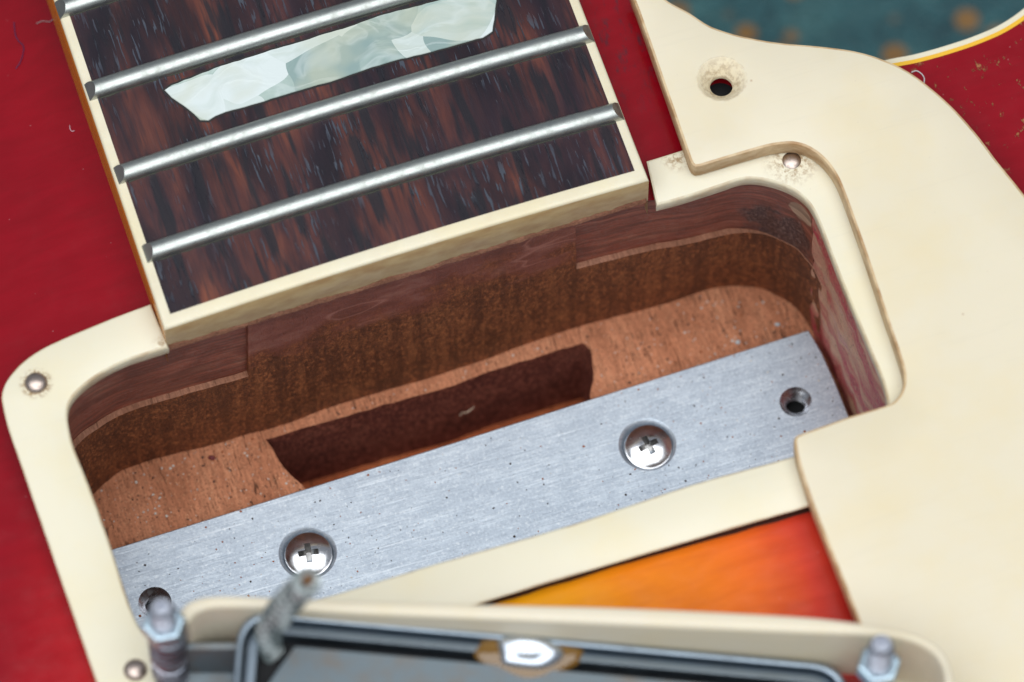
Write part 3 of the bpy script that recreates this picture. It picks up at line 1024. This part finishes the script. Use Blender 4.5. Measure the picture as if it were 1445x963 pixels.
b.cap(inset(gl, .12), [circ(hole_p, 1.3, 48)], ZG0, 0, False)
rows = [[(p.x, p.y, z) for p in circ(hole_p, rr, 48)] for rr, z in ((2.84, ZG1), (2.70, ZG1 - .12), (1.34, ZG1 - 1.7), (1.3, ZG1 - 1.85), (1.3, ZG0))]
b.grid(rows, True, 2)
guard = b.build('pickguard', [cream_guard, cream_grimy, cream_hole], angle=40)
tag(guard, 'large cream plastic pickguard with an empty countersunk screw hole beside the fingerboard', 'pickguard')
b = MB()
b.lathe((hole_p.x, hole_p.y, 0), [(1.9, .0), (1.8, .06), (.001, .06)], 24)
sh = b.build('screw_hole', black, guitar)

# ------------------------------------------------------------------ loose pickup in front, upside down
pick = empty('humbucker_pickup', P(745, 1010, 4.6), 'upside-down mini humbucker pickup in its cream surround with a grey braided cable', 'pickup')
ZS = 15.0
so = [(251, 873), (255, 861), (264, 850), (284, 842.5), (315, 839.5), (367, 841), (500, 847), (709, 852.5), (860, 856), (1000, 862), (1140, 870), (1210, 878), (1266, 887), (1302, 898), (1329, 917), (1341, 940), (1347, 975), (1352, 1150), (1345, 1240),
      (1310, 1290), (1200, 1300), (400, 1290), (270, 1280), (238, 1240), (236, 1110)]
si_back = [(267, 880), (271, 872), (280, 864), (300, 858), (330, 857), (388, 859), (480, 865), (700, 874), (840, 880), (1140, 893), (1220, 896), (1278, 903), (1311, 917), (1328, 937), (1333, 963), (1336, 1150), (1325, 1230),
           (1290, 1262), (1200, 1270), (400, 1260), (300, 1250), (262, 1215), (258, 1110)]
b = MB()
sloop = ccw(smooth(XY(so, ZS), 5, False) + smooth(XY(si_back[::-1], ZS), 5, False))
b.prism(sloop, [(-.25, 4.6), (0, ZS - .5), (.12, ZS - .15), (.35, ZS)])
sur = b.build('surround', cream_surround, pick, angle=50)

# frame of the pickup itself, tipped down to the right
BL, BR = P(338, 858, 13.6), P(1200, 938, 8.2)
ex = (BR - BL).normalized()
ez = Vector((0, 0, 1)); ey = ez.cross(ex).normalized(); ez = ex.cross(ey)
M = Matrix(((ex.x, ey.x, ez.x, BL.x), (ex.y, ey.y, ez.y, BL.y), (ex.z, ey.z, ez.z, BL.z), (0, 0, 0, 1)))
PL, PW = (BR - BL).length, 28.6
rc = lambda d, r: rounded([(d, -d, r), (PL - d, -d, r), (PL - d, -PW + d, r), (d, -PW + d, r)], 8)
b = MB()
b.prism(rc(0, 4.2), [(.0, -3.6), (0, -.25), (.08, -.08), (.22, 0)], [ccw(rc(.85, 3.6))], [(.0, -3.6), (0, -.25), (.06, -.08), (.16, 0)])
b.build('cover', coverm, pick, matrix=M, angle=50)
b = MB()                                                     # inner flange behind a dark gap
b.prism(rc(1.15, 3.2), [(0, -2.6), (0, -.75), (.2, -.55)], [ccw(rc(2.5, 2.2))], [(0, -2.6), (0, -.9), (.2, -.55)])
b.build('flange', coverm, pick, matrix=M, angle=50)
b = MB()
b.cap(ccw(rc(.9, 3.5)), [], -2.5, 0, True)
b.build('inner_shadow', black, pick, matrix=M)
b = MB()
notch = rounded([(6.3, -3.7, .5), (PL - 4.3, -3.6, 1.5), (PL - 4.3, -PW + 3.6, 1.5), (4.3, -PW + 3.6, 1.5), (3.3, -9.5, .6), (4.2, -7.6, 1.2)], 5)
b.prism(notch, [(0, -1.4), (0, -.5), (.15, -.35)])
b.build('baseplate', dull, pick, matrix=M, angle=40)

# solder on the edge of the base plate, with a skirt of flux
c = P(745, 916, 11.2)
cl = M.inverted() @ c
b = MB()
rows = []
for k in range(11):
    t = k / 10 * math.pi / 2
    rows.append([(cl.x + (3.7 + .5*math.sin(3*a + 1)) * math.cos(t) * math.cos(a), cl.y - .3 + (2.3 + .3*math.cos(2*a)) * math.cos(t) * math.sin(a), -.7 + 1.9 * math.sin(t) - (.85 * math.exp(-((math.cos(t)*1.5)**2 + .4 * math.cos(t) * math.sin(a)) * 1.8))) for a in np.linspace(0, 2*math.pi, 40, endpoint=False)])
b.grid(rows, True)
o = b.build('solder_blob', solderm, pick, matrix=M, angle=80)
b = MB()
rows = []
for k in range(7):
    t = k / 6 * math.pi / 2
    rows.append([(cl.x + .2 + (5.6 + .7*math.sin(2*a + .4)) * math.cos(t) * math.cos(a), cl.y - .2 + (3.1 + .5*math.sin(3*a)) * math.cos(t) * math.sin(a), -.75 + .75 * math.sin(t)) for a in np.linspace(0, 2*math.pi, 40, endpoint=False)])
b.grid(rows, True)
b.build('flux_residue', flux, pick, matrix=M, angle=80)


# height screws with their nuts
def height_screw(tip, length, tipslot=True):
    b = MB()
    prof = [(1.15, -length), (1.35, -length)]
    z = -length
    while z < -1.0:
        prof += [(1.40, z + .10), (1.40, z + .22), (1.20, z + .36), (1.20, z + .5)]
        z += .55
    prof += [(1.25, -.25), (1.0, 0), (.62, 0), (.5, -.8), (.01, -.85)]
    b.lathe((0, 0, 0), prof, 24)
    o = b.build('height_screw', rod, None, angle=30)
    o.location = tip * MM
    attach(o, pick)
    return o


def nut(s, drop):
    b = MB()
    hexa = [Vector((2.45 * math.cos(R(60*i + 12)), 2.45 * math.sin(R(60*i + 12)))) for i in range(6)]
    hexa = rounded([(p.x, p.y, .35) for p in hexa], 3)
    b.prism(hexa, [(.45, -1.15), (.0, -.85), (0, .75), (.12, .95), (.45, 1.1)], [circ(Vector((0, 0)), 1.38, 24)], [(0, -1.15), (0, 1.1)])
    o = b.build('nut', zinc, None, angle=30)
    w = world_loc(s)
    o.location = w + Vector((0, 0, -drop * MM))
    attach(o, s)
    return o


tipL, tipR = P(228, 857, 21), P(1244, 909, 19)
sL, sR = height_screw(tipL, 16.0), height_screw(tipR, 14.0)
nut(sL, 4.9); nut(sR, 6.2)
# coil spring on the left screw, and the pickup's bent mounting tabs
path = [Vector((tipL.x + 1.85*math.cos(t) + .2, tipL.y + 1.85*math.sin(t), tipL.z - 6.2 - t*.225)) for t in np.arange(0, 2*math.pi*8, .35)]
b = MB(); b.tube(path, .30, 6)
b.build('spring', rod, pick, angle=60)


def tab(c, w):
    """bent sheet: an upright leaf and a foot turned towards the bridge"""
    prof = [(-.9, -6.4), (-.9, -1.0), (-.8, -.15), (-.55, 0), (-.2, 0), (0, -.2), (0, -7.2), (-.4, -7.6), (-9.0, -7.6), (-9.0, -6.8), (-1.4, -6.8)]
    b = MB()
    ids = b.grid([[(x, y, z) for y, z in prof] for x in (-w/2, -w/2 + .2, 0, w/2 - .2, w/2)], True)
    b.face(ids[0][::-1]); b.face(ids[-1])
    o = b.build('mounting_tab', dull, None, angle=40)
    bm = bmesh.new(); bm.from_mesh(o.data); bmesh.ops.recalc_face_normals(bm, faces=bm.faces); bm.to_mesh(o.data); bm.free()
    o.location = c * MM
    attach(o, pick)
    return o


_t = P(279, 906, 10.2)
tab(_t, 9.7)

# braided cable leaving the hole in the left end of the base plate
ctrl = [P(384, 935, 8.5), P(378, 905, 12.5), P(385, 880, 18), P(402, 855, 24.5), P(424, 832, 30), P(433, 820, 33)]
axis = []
for k in range(len(ctrl) - 1):
    p0, p1, p2, p3 = (ctrl[min(max(k + j, 0), len(ctrl) - 1)] for j in (-1, 0, 1, 2))
    for j in range(14):
        t = j / 14
        axis.append(.5 * ((2*p1) + (p2 - p0)*t + (2*p0 - 5*p1 + 4*p2 - p3)*t*t + (3*p1 - p0 - 3*p2 + p3)*t**3))
axis.append(ctrl[-1])
b = MB()
nrm = Vector((1, 0, 0))
for sdir in (1, -1):
    for k in range(6):
        path = []
        for i, p in enumerate(axis):
            t = (axis[min(i + 1, len(axis) - 1)] - axis[max(i - 1, 0)]).normalized()
            e = (nrm - t * nrm.dot(t)).normalized(); f = t.cross(e)
            a = sdir * (i * .26) + k * math.pi / 3 + (0 if sdir > 0 else .5)
            rr = 1.12 + .22 * math.sin(i * .8 + k * 2 + (0 if sdir > 0 else 1.6))
            path.append(p + (e * math.cos(a) + f * math.sin(a)) * rr)
        b.tube(path, .36, 6, 0 if sdir > 0 else 1)
b.tube(axis, 1.0, 8, 1)
cable = b.build('braided_cable', [braidm, braid_dark], pick, angle=60)
b = MB(); t = (axis[-1] - axis[-2]).normalized()
b.tube([axis[-1] - t*.5, axis[-1] + t * .2, axis[-1] + t * .9], lambda s: .8 - .25*s, 8)
mm_ = Mat('brown_cloth_core')
b.build('cloth_core', mm_.done(color=(.16, .075, .03), rough=.8), cable)

# ------------------------------------------------------------------ crumbs, dust and fibres
mm_ = Mat('pale_dust'); pale = mm_.done(color=(.62, .58, .52), rough=.7)
mm_ = Mat('dark_dust'); darkd = mm_.done(color=(.035, .022, .018), rough=.8)
mm_ = Mat('rust_dust'); rust = mm_.done(color=(.30, .085, .025), rough=.8)
b = MB()


def chip(c, s, m, flat=.5):
    n = random.choice((4, 5, 6))
    a0, el = random.random() * 6.28, random.uniform(.35, 1)
    lo, hi = [], []
    for i in range(n):
        a = a0 + 2*math.pi*i/n
        x, y = s * random.uniform(.7, 1.1) * math.cos(a), s * el * random.uniform(.7, 1.1) * math.sin(a)
        x, y = x*math.cos(a0) - y*math.sin(a0), x*math.sin(a0) + y*math.cos(a0)
        lo.append(b.vert(c.x + x, c.y + y, c.z)); hi.append(b.vert(c.x + x*.7, c.y + y*.7, c.z + s * flat))
    b.face(hi, m)
    for i in range(n):
        b.face((lo[i], lo[(i+1) % n], hi[(i+1) % n], hi[i]), m)


n_on = 0
hl = [(k.xy, r) for k, r in cs + th]
while n_on < 700:                                              # on the plate, thicker towards its right end
    q = GX * random.uniform(-62, 52) + GY * random.uniform(-36, 6)
    px = random.random()
    if not inside(q, inset(pl, .3)) or any((q - k).length < r + .1 for k, r in hl):
        continue
    if q.x < 10 and px < .45:
        continue
    chip(Vector((q.x, q.y, ZP)), random.choice((.06, .08, .10, .12, .15, .20)) * random.uniform(.7, 1.1), random.choices((0, 1, 2), (.12, .55, .33))[0], .35)
    n_on += 1
n_on = 0
while n_on < 900:                                              # on the cavity floor
    q = GX * random.uniform(-64, 56) + GY * random.uniform(-30, 14)
    if not inside(q, inset(ccw(bot_loop), .3)) or inside(q, inset(pit_loop, -.2)) or inside(q, pl):
        continue
    chip(Vector((q.x, q.y, FLOOR + .05)), random.choice((.07, .09, .12, .15, .20)) * random.uniform(.7, 1.15), random.choices((0, 1, 2), (.42, .46, .12))[0], .5)
    n_on += 1
dustob = b.build('sawdust', [pale, darkd, rust], angle=30, weld=False)
tag(dustob, 'fine pale and dark sawdust scattered over the metal plate and cavity floor', 'sawdust', kind='stuff')


def crumb(name, c, s, mat, label, cat):
    bm = bmesh.new()
    bmesh.ops.create_icosphere(bm, subdivisions=2, radius=s * MM)
    for v in bm.verts:
        k = 1 + .45 * mnoise.noise(v.co * 2200 + Vector((c.x, c.y, 0)))
        v.co = Vector((v.co.x * k * 1.2, v.co.y * k * .8, v.co.z * k * .7))
    me = bpy.data.meshes.new(name); bm.to_mesh(me); bm.free()
    me.materials.append(mat)
    o = bpy.data.objects.new(name, me); col.objects.link(o)
    o.location = (c + Vector((0, 0, s * .4))) * MM
    return tag(o, label, cat)


mm_ = Mat('grey_grit'); grit = mm_.done(color=(.45, .46, .46), rough=.5)
mm_ = Mat('dark_red_flake'); redf = mm_.done(color=(.13, .012, .012), rough=.6)
crumb('grit_crumb', P(1097, 459, FLOOR), .30, grit, 'grey grit crumb on the orange cavity floor above the plate corner', 'crumb')
crumb('grit_crumb', P(1041, 484, FLOOR), .33, grit, 'paler grit crumb lying against the far edge of the metal plate', 'crumb')
crumb('lacquer_flake', P(299, 647, FLOOR), .36, redf, 'dark red lacquer flake on the cavity floor left of the slot', 'flake')


def fibre(name, pts, r, color, label, cat, z):
    mm_ = Mat(name + '_fibre')
    m = mm_.done(color=color, rough=.5)
    pp = [P(a, c, z) for a, c in pts]
    pp = [Vector((q.x, q.y, (body_z(q.xy) if z == 0 else z) + .12)) for q in pp]
    l = smooth(pp, 6, False)
    b = MB(); b.tube(l, r, 5)
    return tag(b.build(name, m, angle=80), label, cat)


fibre('hair', [(15, -2), (17, 16), (21, 26), (29, 36), (28, 48), (24, 60), (18, 68)], .045, (.05, .03, .10), 'thin dark hair on the red top by the upper corner', 'hair', 0)
fibre('lint', [(47, 4), (56, 1), (66, 3), (71, 0)], .05, (.35, .25, .25), 'short grey lint on the red top against the fingerboard', 'lint', 0)
fibre('thread', [(1286, 103), (1293, 101), (1300, 105), (1304, 111), (1304, 118)], .07, (.65, .62, .62), 'pale curled thread sticking out from under the pickguard onto the horn', 'thread', 0)
fibre('lint', [(96, 160), (97, 166), (100, 169), (103, 168)], .06, (.6, .35, .4), 'tiny pale curl of lint on the red top left of the frets', 'lint', 0)
mm_ = Mat('pale_splinter'); spl = mm_.done(color=(.50, .36, .26), rough=.7)
b = MB()
w = [P(649, 585, -32.6), P(653, 581, -32.2), P(658, 581, -31.8), (P(664, 577, -31.6)), P(669, 573, -31.2)]
b.tube(smooth([q + Vector((0, -.15, 0)) for q in w], 4, False), lambda t: .10 - .05*abs(t - .4), 6)
tag(b.build('splinter', spl, angle=60), 'pale wood splinter clinging to the dark wall of the slot', 'splinter')
